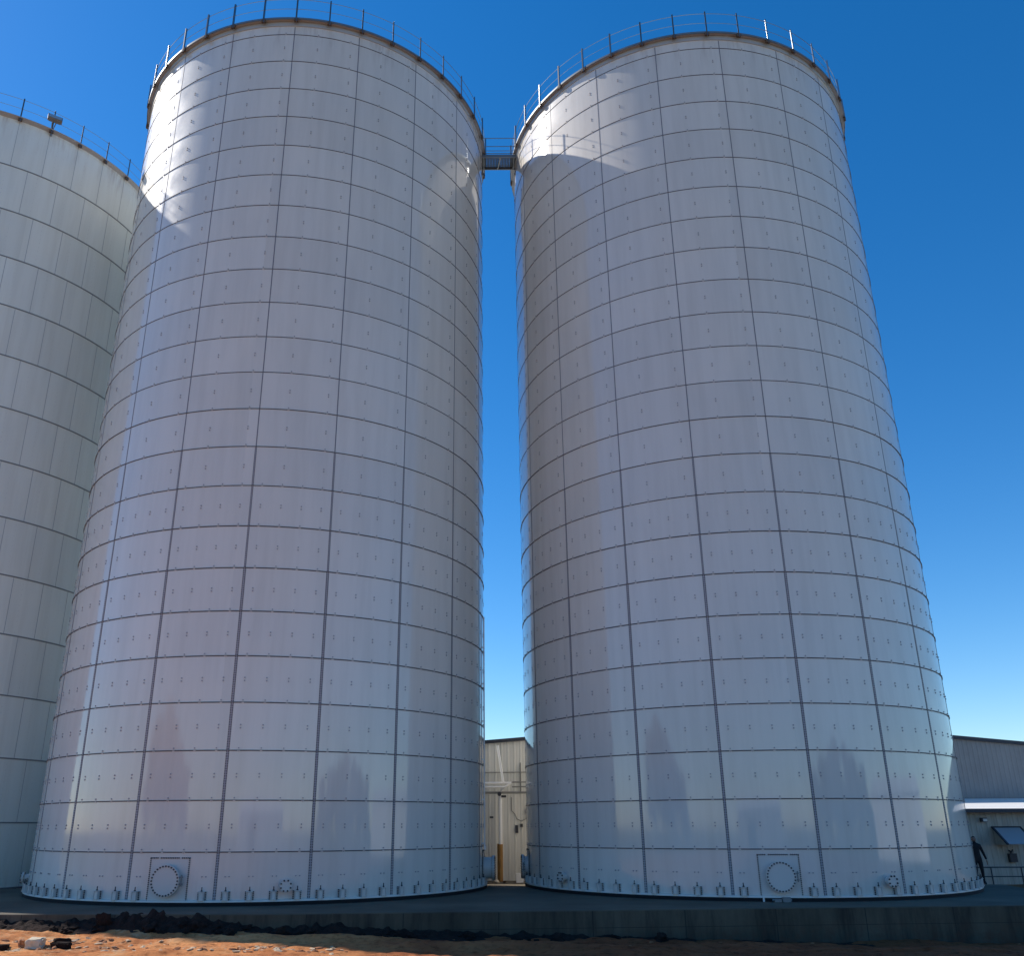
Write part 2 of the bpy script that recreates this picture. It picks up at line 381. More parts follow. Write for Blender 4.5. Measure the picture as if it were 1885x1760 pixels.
def tank(name, cx, cy, ph, post_off, label, hatch, nozzles, side_hatch, wav):
    T = empty(name, (cx, cy, 0), label=label, cat='storage tank', group='white bolted storage tanks')
    # shell
    N = 304; levels = [-.06, .02] + [RH*i for i in range(1, 24)] + [HT]
    vs = []; fs = []; uvs = []
    for z in levels:
        for i in range(N):
            a = 2*pi*i/N; vs.append(tuple(pol(R, a, z)))
    P = len(levels)
    for j in range(P-1):
        for i in range(N):
            fs.append((j*N+i, j*N+(i+1) % N, (j+1)*N+(i+1) % N, (j+1)*N+i))
            u0 = (2*pi*i/N-ph)*R; u1 = (2*pi*(i+1)/N-ph)*R
            uvs.append([(u0, levels[j]), (u1, levels[j]), (u1, levels[j+1]), (u0, levels[j+1])])
    mb = MB(); mb.add(vs, fs, 0, True); nshell = len(mb.f)
    # stud caps in the middle of every sheet
    for row in range(23):
        for s_ in range(19):
            for f in mark_fracs(row):
                a = ph + DP*(s_+f) + random.uniform(-.0008, .0008)
                if row == 0:
                    f4 = (-.055, .055); zz = .76
                    if any(abs(((a-h+pi) % (2*pi))-pi) < .085 for h in hatch): continue
                    for du in f4: mb.disk(pol(R-.004, a+du/R, zz), pol(1, a), .02, .022, 6, 1)
                else:
                    zz = RH*row+.70
                    for dz in (-.045, .045): mb.disk(pol(R-.004, a, zz+dz), pol(1, a), .023, .024, 6, 1)
    me = bpy.data.meshes.new('shell'); me.from_pydata(mb.v, [], mb.f)
    for q in (M['enamel'], M['cap']): me.materials.append(q)
    me.polygons.foreach_set('material_index', mb.mi); me.polygons.foreach_set('use_smooth', [i < nshell for i in range(len(mb.f))])
    ul = me.uv_layers.new(name='UVMap'); k = 0
    for i, p in enumerate(me.polygons):
        for q in range(p.loop_total):
            if i < nshell: ul.data[p.loop_start+q].uv = uvs[i][q]
    me.update(); sh = bpy.data.objects.new('shell', me); COL.objects.link(sh); sh.parent = T
    # girth seams: sealant line, narrow angle, caps where the studs pass
    for r in range(1, 24):
        z = RH*r; mb = MB()
        up = r > 8
        dep = .026 if r < 12 else .016
        sh_ = .012 if not up else .008
        mb.ring((0, 0, z), [(R-.01, -sh_), (R+.004, -sh_), (R+.004, sh_), (R-.01, sh_)], 304, 0)
        mb.ring((0, 0, z), [(R-.01, sh_+.0005), (R+dep, sh_+.0005), (R+dep, sh_+.008), (R-.01, sh_+.008)], 304, 1)
        for s_ in range(19):
            for f in mark_fracs(r-1 if up else r-1):
                a = ph + DP*(s_+f)
                radial(mb, a, z, .07, .06, .008, 2)
                mb.disk(pol(R-.004, a, z+.075), pol(1, a), .021, .026, 6, 3)
                if not up and random.random() < .5: mb.disk(pol(R+.006, a, z-.01), pol(1, a), .014, .012, 6, 3)
        mb.build('girth_seam', [M['sealant'], M['sealant'], M['trim'], M['cap']], T)
    # vertical seams
    for s_ in range(19):
        a = ph + DP*s_; vs = []; fs = []; uv = []
        segs = [(.03, RH*7, .044, 0), (RH*7, RH*10, .031, 0), (RH*10, HT-.28, .0165, 1)]
        mi = []
        for z0, z1, hw, q in segs:
            b = len(vs)
            for z in (z0, z1):
                for e, rr in ((-hw, -.006), (-hw, .0065), (hw, .0065), (hw, -.006)): vs.append(tuple(pol(R+rr, a+e/R, z)))
            for c in range(3):
                fs.append((b+c, b+c+1, b+5+c, b+4+c)); mi.append(q)
                uu = [(-1, -1), (-1, 1), (1, 1)][c]
                uv.append([(uu[0], z0), (uu[1], z0), (uu[1], z1), (uu[0], z1)])
        me = bpy.data.meshes.new('vertical_seam'); me.from_pydata(vs, [], fs)
        me.materials.append(M['seam']); me.materials.append(M['thin_seam']); me.polygons.foreach_set('material_index', mi)
        ul = me.uv_layers.new(name='UVMap')
        for i, p in enumerate(me.polygons):
            for q in range(4): ul.data[p.loop_start+q].uv = uv[i][q]
        o = bpy.data.objects.new('vertical_seam', me); COL.objects.link(o); o.parent = T
    # base angle and black gap below it
    MB().ring((0, 0, 0), [(R, .10), (R+.11, .10), (R+.11, .145), (R, .15)], 304, 0).build('base_angle', M['light_trim'], T)
    mb = MB(); mb.ring((0, 0, 0), [(R-.3, -.35), (R+.10, -.35), (R+.10, .099), (R-.3, .099)], 304, 0)
    mb.build('grout_ring', M['black'], T)
    # anchor chairs
    for s_ in range(19):
        for f in (.12, .37, .62, .87):
            a = ph + DP*(s_+f)
            if any(abs(((a-h+pi) % (2*pi))-pi) < .10 for h in hatch): continue
            if any(abs(((a-h+pi) % (2*pi))-pi) < .06 for h in side_hatch): continue
            obj_from('anchor_chair', ANCH, T, pol(R+.004, a, .135), a + pi)
    # access hatches
    def hatchway(a, square=True, proj=.16):
        H = MB(); zc = .66; w = 1.2
        def P(u, z, r=0.): return pol(R+r, a+u/R, z)
        # frame plate, bolts round it
        K = 10
        pv = []; pf = []
        for i in range(K+1):
            u = -w/2+w*i/K
            for z in (.09, 1.27): pv.append(P(u, z, .010))
        pf = [(2*i, 2*i+2, 2*i+3, 2*i+1) for i in range(K)]
        H.add(pv, pf, 0, True)
        for i in range(23):
            u = -w/2+.02+(w-.04)*i/22
            if i in (5, 17): continue
            H.disk(P(u, 1.255, .006), pol(1, a), .021, .02, 6, 1); H.disk(P(u, .11, .006), pol(1, a), .018, .02, 6, 1)
        for i in range(22):
            for s in (-1, 1): H.disk(P(s*(w/2-.02), .14+i*.052, .006), pol(1, a), .019, .02, 6, 1)
        o = H.build('access_hatch', [M['trim'], M['bolt']], T)
        nrm = pol(1, a); c = pol(R, a, zc)
        mb = MB(); mb.tube([c-nrm*.05, c+nrm*proj], .36, 40, 0); mb.tube([c+nrm*(proj-.03), c+nrm*(proj+.012)], .42, 48, 0)
        mb.tube([c+nrm*(proj+.018), c+nrm*(proj+.05)], .42, 48, 0)
        cv = mb.build('hatch_cover', M['trim'], o)
        mb = MB(); t = Vector((cos(a), sin(a), 0))
        for i in range(28):
            q = 2*pi*i/28; p = c + t*cos(q)*.385 + Vector((0, 0, 1))*sin(q)*.385
            mb.disk(p+nrm*(proj-.05), nrm, .016, .115, 6, 0); mb.disk(p+nrm*(proj+.05), nrm, .025, .022, 6, 0)
        mb.build('cover_bolts', M['bolt'], o)
        mb = MB()
        for zz in (-.08, .10): mb.box(c+t*.45+nrm*(proj)+Vector((0, 0, zz)), (.10, .07, .03), rot=Matrix((t, nrm, Vector((0, 0, 1)))).transposed())
        mb.tube([c+t*.47+nrm*proj+Vector((0, 0, -.14)), c+t*.47+nrm*proj+Vector((0, 0, .16))], .018, 8)
        mb.build('hinge', M['galv'], o)
    for h in hatch: hatchway(h)
    for h in side_hatch: hatchway(h, proj=.34 if h > 0 else .18)
    # nozzles
    for a, z, r, pr in nozzles:
        nrm = pol(1, a); t = Vector((cos(a), sin(a), 0)); c = pol(R, a, z); mb = MB()
        mb.tube([c-nrm*.05, c+nrm*pr], r*.62, 24, 0); mb.tube([c+nrm*(pr-.03), c+nrm*pr], r, 28, 0); mb.tube([c+nrm*(pr+.006), c+nrm*(pr+.03)], r*.96, 28, 0)
        mb.tube([c-nrm*.01, c+nrm*.012], r*1.15, 28, 0)
        o = mb.build('nozzle', M['trim'], T); mb = MB()
        for i in range(8):
            q = 2*pi*(i+.5)/8; p = c + t*cos(q)*r*.8 + Vector((0, 0, 1))*sin(q)*r*.8
            mb.disk(p+nrm*(pr-.05), nrm, .016, .12, 6); mb.disk(p+nrm*(pr+.03), nrm, .026, .02, 6)
        mb.build('flange_bolts', M['bolt'], o)
    # eave rim and roof
    mb = MB()
    mb.ring((0, 0, 0), [(R-.02, HT-.26), (R+.03, HT-.24), (R+.035, HT-.03), (R-.02, HT-.03)], 304, 0)
    mb.ring((0, 0, 0), [(R-.02, HT-.028), (R+.16, HT-.028), (R+.16, HT), (R-.02, HT)], 304, 0)
    mb.ring((0, 0, 0), [(R+.162, HT-.05), (R+.185, HT-.05), (R+.185, HT+.045), (R+.162, HT+.045)], 304, 1)
    mb.build('eave_rim', [M['rim'], M['galv']], T)
    mb = MB(); n = 76; vs = []
    for rr, zz in ((R+.1, HT+.004), (R*.66, HT+.9), (R*.33, HT+1.5), (.4, HT+1.8)):
        for i in range(n): vs.append(tuple(pol(rr, 2*pi*i/n, zz)))
    fs = [(j*n+i, j*n+(i+1) % n, (j+1)*n+(i+1) % n, (j+1)*n+i) for j in range(3) for i in range(n)] + [tuple(3*n+i for i in range(n))]
    mb.add(vs, fs, 0, True); mb.build('roof', M['roof'], T)
    guard(T, R+.13, HT, post_off)
    return T

def post_mesh(h=1.10):
    mb = MB()   # +Y outward
    mb.box((-.022, 0, h/2-.10), (.010, .065, h+.2), mi=0)
    mb.box((.006, .030, h/2-.06), (.046, .008, h+.1), mi=2)
    mb.box((0, -.02, -.10), (.17, .09, .14), mi=1)
    o = mb.build('guard_post', [M['rail'], M['rust'], M['dull']]); d = o.data; bpy.data.objects.remove(o); return d
POST = post_mesh()
def guard(T, r, z, off, n=38, parts=3, skip=()):
    G = MB().ring((0, 0, 0), [(r-.05, z+.002), (r+.02, z+.002), (r+.02, z+.012), (r-.05, z+.012)], 152, 0).build('guard_rail', M['galv'], T)
    for zz, rr in ((1.07, .014), (.55, .012)):
        mb = MB(); mb.tube([pol(r, 2*pi*i/152, z+zz) for i in range(152)], rr, 6, closed=True); mb.build('hoop_rail', M['rail'], G)
    for i in range(n):
        a = off + 2*pi*i/n
        if any(abs(((a-s+pi) % (2*pi))-pi) < .06 for s in skip): continue
        obj_from('guard_post', POST, G, pol(r+.06, a, z), a + pi)

AX, AY = -7.9543, 34.5182; BX, BY = 9.4175, 35.2677
D = radians
tA = tank('storage_tank', AX, AY, D(-35.41), D(2.9), 'white bolted tank left of the narrow gap, sun glare down its upper left',
     [D(-7.45)], [(D(16.52), .51, .18, .2), (D(-74), .48, .2, .28)], [D(87)], .3)
tB = tank('storage_tank', BX, BY, D(-35.55), D(-1.25), 'white bolted tank right of the narrow gap, rail shadow across its sunlit top',
     [D(-6.67)], [(D(17.04), .52, .18, .2), (D(-59.55), .49, .17, .2)], [D(-89)], .3)

# gauge pipe on the right flank of the left tank
mb = MB(); a = D(84)
mb.tube([pol(R+.06, a, 1.38), pol(R+.06, a, 9.8)], .026, 10)
for z in (1.5, 3.0, 4.4, 5.8, 7.2, 8.6): mb.box(pol(R+.03, a, z), (.08, .05, .04))
mb.box(pol(R+.07, a, 1.34), (.08, .08, .12))
g = mb.build('gauge_pipe', M['white_pipe'], tA)

# small lugs and drain at the foot of the right tank
mb = MB(); a = D(-7.2); c = pol(R+.17, a, .02)
mb.box(c+Vector((-.10, 0, -.0)), (.20, .16, .11)); mb.box(c+Vector((.14, -.05, .02)), (.22, .14, .17)); mb.tube([c+Vector((-.25, -.02, .03)), c+Vector((.3, -.02, .03))], .035, 8)
mb.build('drain_fitting', M['galv'], tB)
mb = MB(); c = pol(R+.15, D(-10.6), 0); mb.box(c+Vector((0, -.02, .03)), (.05, .03, .16)); mb.build('drip_spout', M['light_trim'], tB)

# ================================================================ far-left welded tank
s = 2.33/2.44; CX, CY, CR = -26.498*s, 40.348*s, 8.187*s
CZ = 2.05-(2.05+.151)*s; CT = 2.05+(34.333-2.05)*s
TC = empty('storage_tank', (CX, CY, 0), label='smooth pale tank of tall courses with dark bands, cut by the left edge', cat='storage tank')
N = 304; nrow = 14; vs = []; fs = []; uvs = []
lv = [-.5, CZ] + [CZ+2.33*i for i in range(1, 14)] + [CT]
for z in lv:
    for i in range(N): vs.append(tuple(pol(CR, 2*pi*i/N, z)))
for j in range(len(lv)-1):
    for i in range(N):
        fs.append((j*N+i, j*N+(i+1) % N, (j+1)*N+(i+1) % N, (j+1)*N+i))
        u0, u1 = 2*pi*i/N*CR, 2*pi*(i+1)/N*CR; uvs.append([(u0, lv[j]), (u1, lv[j]), (u1, lv[j+1]), (u0, lv[j+1])])
me = bpy.data.meshes.new('shell'); me.from_pydata(vs, [], fs); me.materials.append(M['old_enamel'])
me.polygons.foreach_set('use_smooth', [True]*len(fs)); ul = me.uv_layers.new(name='UVMap')
for i, p in enumerate(me.polygons):
    for q in range(4): ul.data[p.loop_start+q].uv = uvs[i][q]
o = bpy.data.objects.new('shell', me); COL.objects.link(o); o.parent = TC
for i in range(1, 14):
    z = CZ+2.33*i
    mb = MB().ring((0, 0, z), [(CR-.01, -.028), (CR+.018, -.028), (CR+.018, .022), (CR-.01, .022)], 304, 0)
    mb.build('girth_seam', M['weld'], TC)
for c in range(14):       # staggered upright seams of one course per part
    mb = MB(); z0, z1 = CZ+2.33*c+.03, (CZ+2.33*(c+1)-.03 if c < 13 else CT-.1)
    for i in range(38):
        a = D(30)+2*pi*(i+(.5 if c % 2 == 0 else 0)+(.1*((c*7) % 5)/5))/38
        radial(mb, a, (z0+z1)/2, .026, z1-z0, .006, 0, CR)
        for q in range(int((z1-z0)/.22)):
            mb.disk(pol(CR-.003, a+.055, z0+.1+q*.22), pol(1, a), .010, .008, 5, 0)
    mb.build('upright_seams', M['faint_weld'], TC)
MB().ring((0, 0, 0), [(CR, CZ-.02), (CR+.12, CZ-.02), (CR+.12, CZ+.03), (CR, CZ+.04)], 152, 0).build('base_angle', M['sealant'], TC)
mb = MB(); mb.ring((0, 0, 0), [(CR-.02, CT-.10), (CR+.03, CT-.09), (CR+.22, CT-.03), (CR+.22, CT), (CR-.02, CT)], 304, 0); mb.build('eave_rim', M['rim'], TC)
mb = MB(); n = 76; vs = []
for rr, zz in ((CR, CT+.004), (CR*.66, CT+.9), (CR*.33, CT+1.5), (.4, CT+1.8)):
    for i in range(n): vs.append(tuple(pol(rr, 2*pi*i/n, zz)))
mb.add(vs, [(j*n+i, j*n+(i+1) % n, (j+1)*n+(i+1) % n, (j+1)*n+i) for j in range(3) for i in range(n)] + [tuple(3*n+i for i in range(n))], 0, True)
mb.build('roof', M['roof'], TC)
guard(TC, CR+.10, CT-.02, D(30.2))

# floodlight on the rim of the pale tank
FL = empty('floodlight', (CX, CY, 0), label='boxy grey floodlight clamped to the rim of the pale left tank', cat='floodlight')
a = D(39.8); rot = Matrix.Rotation(a-D(6), 3, 'Z') @ Matrix.Rotation(D(-28), 3, 'X')
c = pol(CR+.34, a, CT+.50)
mb = MB(); mb.box(c, (.62, .20, .36), rot=rot); mb.box(c+rot@Vector((0, .11, .0)), (.50, .05, .28), rot=rot)
b = mb.build('lamp_body', M['galv'], FL)
MB().box(c+rot@Vector((0, -.105, -.01)), (.54, .012, .28), rot=rot).build('lens', M['glass'], b)
mb = MB()
for s_ in (-.10, .10): mb.tube([c+rot@Vector((s_, 0, -.16)), pol(CR+.1, a, CT+.02)+Vector((s_*.3, 0, 0))], .022, 8)
mb.box(pol(CR+.09, a, CT-.14), (.08, .08, .34), rz=a); mb.build('bracket', M['galv'], FL)

# ================================================================ walkway bridging the two tanks
BR = empty('walkway_bridge', (0.72, 34.45, 32.65), label='short steel walkway joining the rims of the two bolted tanks', cat='walkway')
x0, x1, y0, y1 = -.80, .86, -.42, .42
mb = MB()
for i in range(22): mb.box((x0+(x1-x0)*(i+.5)/22, 0, .055), ((x1-x0)/22-.012, y1-y0-.06, .03))
mb.build('deck', M['dull'], BR)
for y in (y0, y1): MB().box(((x0+x1)/2, y, .03), (x1-x0, .05, .16)).build('side_beam', M['galv'], BR)
MB().tube([(.10, y0+.04, -.03), (-.02, y1-.04, -.03)], .03, 8).build('cross_brace', M['rail'], BR)
mb = MB()
for x in (x0+.1, x1-.1): mb.box((x, 0, -.01), (.06, y1-y0-.06, .06))
mb.build('bearer', M['galv'], BR)
for y in (y0, y1):
    mb = MB()
    for z in (1.12, .62, .2): mb.tube([(x0+.06, y, z), (x1-.06, y, z)], .017, 8)
    rl = mb.build('hand_rail', M['galv'], BR)
    for x in (x0+.06, x1-.06): MB().tube([(x, y, .05), (x, y, 1.13)], .021, 8).build('rail_post', M['galv'], rl)
for x in (x0+.02, x1-.02):
    mb = MB(); mb.box((x, y1-.05, -.20), (.06, .06, .34)); mb.box((x, y1-.05, -.40), (.12, .10, .12)); mb.build('support_bracket', M['galv'], BR)

# ================================================================ building behind
HB = empty('metal_shed', (0, 43, -.25), label='long tan metal building with ribbed siding and dark roof edge behind the tanks', cat='building')
def rz_(x): return 5.86+.25 + .077*(x) if x < 13 else 5.86+.25+.077*13-.093*(x-13)
def ribbed(x0, x1, zt, z0, step, y, depth, name, m_, parent):
    vs = []; fs = []; x = x0; pts = []
    while x < x1:
        for dx, dy in ((0, 0), (step*.62, 0), (step*.70, -depth), (step*.92, -depth)):
            if x+dx < x1: pts.append((x+dx, y+dy))
        x += step
    pts.append((x1, y))
    for p in pts: vs += [(p[0], p[1], z0), (p[0], p[1], zt(p[0]))]
    fs = [(2*i, 2*i+2, 2*i+3, 2*i+1) for i in range(len(pts)-1)]
    return MB().add(vs, fs).build(name, m_, parent)
ribbed(-16, 10, lambda x: rz_(x)-.03, -.1, .30, 0, .018, 'siding_wall', M['siding'], HB)
ribbed(10, 52, lambda x: rz_(x)-.03, -.1, .22, 0, .012, 'siding_wall', M['shaded_siding'], HB)
mb = MB()
for xa, xb in ((-16, 13), (13, 52)):
    A = Vector((xa, -.06, rz_(xa))); B_ = Vector((xb, -.06, rz_(xb))); d = (B_-A); L = d.length
    rot = Matrix.Rotation(-math.atan2(d.z, d.x), 3, 'Y'); mb.box((A+B_)/2+Vector((0, 0, .0)), (L, .14, .16), rot=rot)
mb.build('roof_trim', M['dark_trim'], HB)
mb = MB(); vs = []
for x in (-16, 13, 52): vs += [(x, .02, rz_(x)+.05), (x, 26, rz_(x)+.05)]
mb.add(vs, [(0, 2, 3, 1), (2, 4, 5, 3)]); mb.build('roof', M['white_roof'], HB)
mb = MB(); mb.box((-16.0, 13, 2.9), (.1, 26, 6.0)); mb.box((52, 13, 1.5), (.1, 26, 3.2)); mb.build('end_wall', M['siding'], HB)
MB().box((.25, -.045, 2.72), (.16, .02, .08)).build('wall_plate', M['dark_trim'], HB)
mb = MB(); mb.box((1.41, -.07, 2.2), (.13, .06, .34)); mb.box((1.63, -.07, 2.36), (.12, .06, .14)); mb.build('meter_box', M['bolt'], HB)
mb = MB(); mb.tube([(1.18, -.07, 3.6), (1.18, -.07, 3.0), (1.25, -.07, 2.95), (1.34, -.07, 2.85), (1.42, -.07, 2.65), (1.62, -.07, 2.55), (1.85, -.07, 2.65), (1.92, -.07, 2.9)], .018, 8)
mb.box((1.93, -.1, 2.98), (.16, .14, .22)); mb.build('cable', M['grey_pipe'], HB)
MB().tube([(-3, -.08, 4.69), (7, -.08, 4.75)], .02, 8).build('conduit', M['grey_pipe'], HB)
MB().tube([(1.62, -.10, 3.75), (1.62, -.10, 5.15)], .028, 8).build('vent_pipe', M['grey_pipe'], HB)

# pipework standing in front of the wall
PR = empty('pipe_rack', (.65, 42.4, -.25), label='white pipes on a rusty-footed column against the tan wall, seen in the gap', cat='pipework')
MB().tube([(0, 0, 1.56), (0, 0, 3.72)], .085, 14).build('column', M['white_pipe'], PR)
MB().tube([(0, 0, 0), (0, 0, 1.56)], .095, 14).build('column_foot', M['orange'], PR)
MB().box((-.11, .12, .8), (.10, .10, 1.55)).build('timber_post', M['orange'], PR)
mb = MB(); mb.tube([(-3.4, -.25, 4.20), (.50, -.25, 4.20)], .05, 10); mb.tube([(-3.4, -.3, 4.02), (.25, -.3, 4.02)], .045, 10); mb.tube([(.50, -.25, 4.20), (.22, -.3, 4.02), (.02, -.1, 3.86)], .05, 10)
mb.build('supply_pipe', M['white_pipe'], PR)
mb = MB(); mb.tube([(.55, -.2, 4.24), (6, -.2, 4.26)], .03, 8); mb.tube([(.55, -.1, 4.04), (6, -.1, 4.06)], .03, 8); mb.tube([(-3.4, 0, 3.78), (6, 0, 3.80)], .05, 8)
mb.build('return_pipe', M['grey_pipe'], PR)
MB().tube([(-.10, -.32, 5.86), (.14, -.35, 4.22)], .055, 12).build('sloping_pipe', M['white_pipe'], PR)
mb = MB(); mb.disk((-.04, -.12, 3.72), (0, -1, 0), .09, .12, 12); mb.box((.16, -.05, 3.62), (.22, .12, .10)); mb.build('valve', M['bolt'], PR)

mb = MB(); mb.box((1.46, 41.6, -.06), (.32, .3, .38)); o = mb.build('plastic_box', M['white_pipe']); tag(o, label='small white box standing on the sunlit ground beside the pale wall foot', cat='box')
for i, (x, y, s_) in enumerate(((.45, 41.5, .13), (.78, 41.2, .07))):
    bm = bmesh.new(); bmesh.ops.create_icosphere(bm, subdivisions=2, radius=s_)
    for v in bm.verts: v.co *= 1+.35*noise.noise(v.co*9+Vector((i*5, 0, 0))); v.co.z *= .6
    me = bpy.data.meshes.new('rubble_piece'); bm.to_mesh(me); bm.free(); me.materials.append(M['conc_block'] if i == 0 else M['clod'])
    o = bpy.data.objects.new('rubble_piece', me); COL.objects.link(o); o.location = (x, y, -.2)
    tag(o, label=('pale' if i == 0 else 'small dark') + ' lump lying on the sunlit strip at the foot of the tan wall', cat='rubble')

# lean-to on the right
LT = empty('lean_to', (24, 40, -.3), label='low lean-to with stained tan wall and bright white sloping roof, at the right edge', cat='building')
ribbed(-7, 12, lambda x: 2.95, -.2, .23, 0, .012, 'wall', M['lean_siding'], LT)
vs = [(-7, -.45, 2.935), (12, -.45, 2.935), (12, 2.94, 3.44), (-7, 2.94, 3.44)]
mb = MB(); mb.add([Vector(v)+Vector((0, 0, .06)) for v in vs]+vs, [(0, 1, 2, 3), (4, 7, 6, 5), (0, 4, 5, 1), (1, 5, 6, 2), (3, 2, 6, 7), (0, 3, 7, 4)]); mb.build('roof', M['white_roof'], LT)
MB().box((2.5, -.495, 2.925), (19, .07, .15)).build('gutter', M['dark_trim'], LT)
mb = MB(); mb.box((-2.62, -.08, 2.55), (.25, .16, .17)); l_ = mb.build('wall_light', M['dark_trim'], LT)
MB().box((-2.59, -.165, 2.54), (.17, .012, .11)).build('lens', M['light_trim'], l_)
# awning panel propped out from the wall, dark frame, light cheek
O1 = Vector((-2.30, -.03, 2.26)); O2 = Vector((-2.30, -1.0, 1.58)); wd = 1.22
dv = (O2-O1); Ld = dv.length; rot = Matrix.Rotation(math.atan2(dv.z, dv.y)+pi, 3, 'X')
def on(u, w, t): return O1 + Vector((u, 0, 0)) + dv.normalized()*w + rot@Vector((0, 0, t))
mb = MB()
mb.box(on(wd/2, .03, 0), (wd+.06, .08, .05), rot=rot)
for u in (.02, wd-.02): mb.box(on(u, Ld/2+.04, 0), (.085, Ld-.08, .05), rot=rot)
AW = mb.build('awning_frame', M['dark_trim'], LT)
MB().box(on(wd/2, Ld/2+.035, .0), (wd-.13, Ld-.075, .03), rot=rot).build('awning_panel', M['glass'], AW)
mb = MB(); mb.add([O1+Vector((.03, 0, -.05)), O2+Vector((.03, 0, -.03)), Vector((O1.x+.03, 0, O2.z-.03)), O1+Vector((.06, 0, -.05)), O2+Vector((.06, 0, -.03)), Vector((O1.x+.06, 0, O2.z-.03))], [(0, 1, 2), (3, 5, 4), (0, 3, 4, 1), (1, 4, 5, 2), (2, 5, 3, 0)])
mb.build('awning_cheek', M['lean_siding'], AW)
mb = MB(); mb.box((-1.69, -.10, 1.03), (.30, .18, .34)); mb.box((-1.70, -.08, 1.24), (.08, .08, .10)); mb.tube([(-1.80, -.1, 1.33), (-1.70, -.1, 1.27), (-1.62, -.1, 1.35)], .03, 8)
mb.build('wall_box', M['bolt'], LT)

# railing beside the lean-to
RL = empty('pipe_railing', (18.7, 37.5, -.3), label='low dark two-rail pipe railing in front of the stained lean-to', cat='railing')
mb = MB(); mb.tube([(.1, 0, .76), (6.5, 0, .76)], .024, 8); mb.tube([(.1, 0, .42), (6.5, 0, .42)], .020, 8); mb.build('rail', M['dark_trim'], RL)
for x in (.12, 1.32, 2.52, 3.72, 4.92, 6.12): MB().tube([(x, 0, -.35), (x, 0, .77)], .026, 8).build('post', M['dark_trim'], RL)

# ================================================================ person half hidden by the right tank
def skin_obj(name, joints, edges, m_, parent, lvl=2, root=0):
    me = bpy.data.meshes.new(name); me.from_pydata([j[:3] for j in joints], edges, []); o = bpy.data.objects.new(name, me); COL.objects.link(o)
    md = o.modifiers.new('s', 'SKIN'); md.use_smooth_shade = True
    for i, j in enumerate(joints):
        r = j[3]; r = r if isinstance(r, tuple) else (r, r); me.skin_vertices[0].data[i].radius = r; me.skin_vertices[0].data[i].use_root = i == root
    sb = o.modifiers.new('b', 'SUBSURF'); sb.levels = lvl; sb.render_levels = lvl
    dg = bpy.context.evaluated_depsgraph_get(); m2 = bpy.data.meshes.new_from_object(o.evaluated_get(dg)); m2.materials.clear(); m2.materials.append(m_)
    m2.polygons.foreach_set('use_smooth', [True]*len(m2.polygons))
    bpy.data.objects.remove(o); n_ = bpy.data.objects.new(name, m2); COL.objects.link(n_); n_.parent = parent; return n_
PE = empty('person', (19.07, 36.6, -.105), rz=D(-12), label='person in dark clothes standing half behind the right-hand bolted tank, arm hanging', cat='person')
J = [(0, .01, .94, (.15, .105)), (0, 0, 1.12, (.145, .10)), (0, .01, 1.30, (.17, .115)), (0, .02, 1.42, (.13, .09)), (0, .01, 1.50, .058), (0, -.01, 1.57, .06)]
Ed = [(0, 1), (1, 2), (2, 3), (3, 4), (4, 5)]
for sg in (-1, 1):
    b_ = len(J); out = .03 if sg > 0 else 0
    J += [(sg*.17, .01, 1.40, .068), (sg*(.235+out), .03, 1.13, .052), (sg*(.27+out*1.8), -.03, .88, .04)]
    Ed += [(3, b_), (b_, b_+1), (b_+1, b_+2)]
    b_ = len(J); J += [(sg*.095, .01, .84, .098), (sg*.11, -.01, .48, .066), (sg*.115, .03, .10, .05), (sg*.13, -.11, .045, .045)]
    Ed += [(0, b_), (b_, b_+1), (b_+1, b_+2), (b_+2, b_+3)]
body = skin_obj('clothed_body', J, Ed, M['cloth'], PE)
hd = skin_obj('head', [(0, 0, 1.52, .05), (0, 0, 1.59, (.073, .085)), (0, .005, 1.665, (.078, .095)), (0, .01, 1.715, (.05, .06)), (0, -.092, 1.60, .014), (-.08, .01, 1.625, .014), (.08, .01, 1.625, .014)], [(0, 1), (1, 2), (2, 3), (1, 4), (1, 5), (1, 6)], M['skin'], PE)
mb = MB()
for s_ in (-1, 1): mb.disk((s_*.032, -.078, 1.635), (0, -1, 0), .010, .008, 8)
mb.build('eyes', M['bolt'], hd); MB().box((0, -.083, 1.565), (.045, .01, .008)).build('mouth', M['rust'], hd)
skin_obj('hair', [(0, .02, 1.64, (.083, .09)), (0, .02, 1.70, (.078, .088)), (0, .03, 1.74, (.04, .05))], [(0, 1), (1, 2)], M['hair'], hd)
for sg in (-1, 1):
    hx = sg*(.27+(.054 if sg > 0 else 0)); p0 = (hx, -.035, .865, .026); J = [p0, (hx+sg*.004, -.045, .80, (.018, .036))]; Ed = [(0, 1)]
    for q, ln in enumerate((.062, .072, .068, .055)):
        y_ = -.075+q*.02; b_ = len(J); J += [(hx+sg*.004, y_, .765, .0095), (hx, y_-.004, .765-ln*.55, .0085), (hx-sg*.012, y_-.008, .765-ln, .007)]; Ed += [(1, b_), (b_, b_+1), (b_+1, b_+2)]
    b_ = len(J); J += [(hx-sg*.004, -.082, .82, .011), (hx-sg*.010, -.10, .785, .009)]; Ed += [(1, b_), (b_, b_+1)]
    skin_obj('hand', J, Ed, M['skin'], body, 1)
for sg in (-1, 1): skin_obj('shoe', [(sg*.115, .05, .045, .045), (sg*.12, -.06, .04, .045), (sg*.13, -.17, .032, .034)], [(0, 1), (1, 2)], M['bolt'], body, 1)

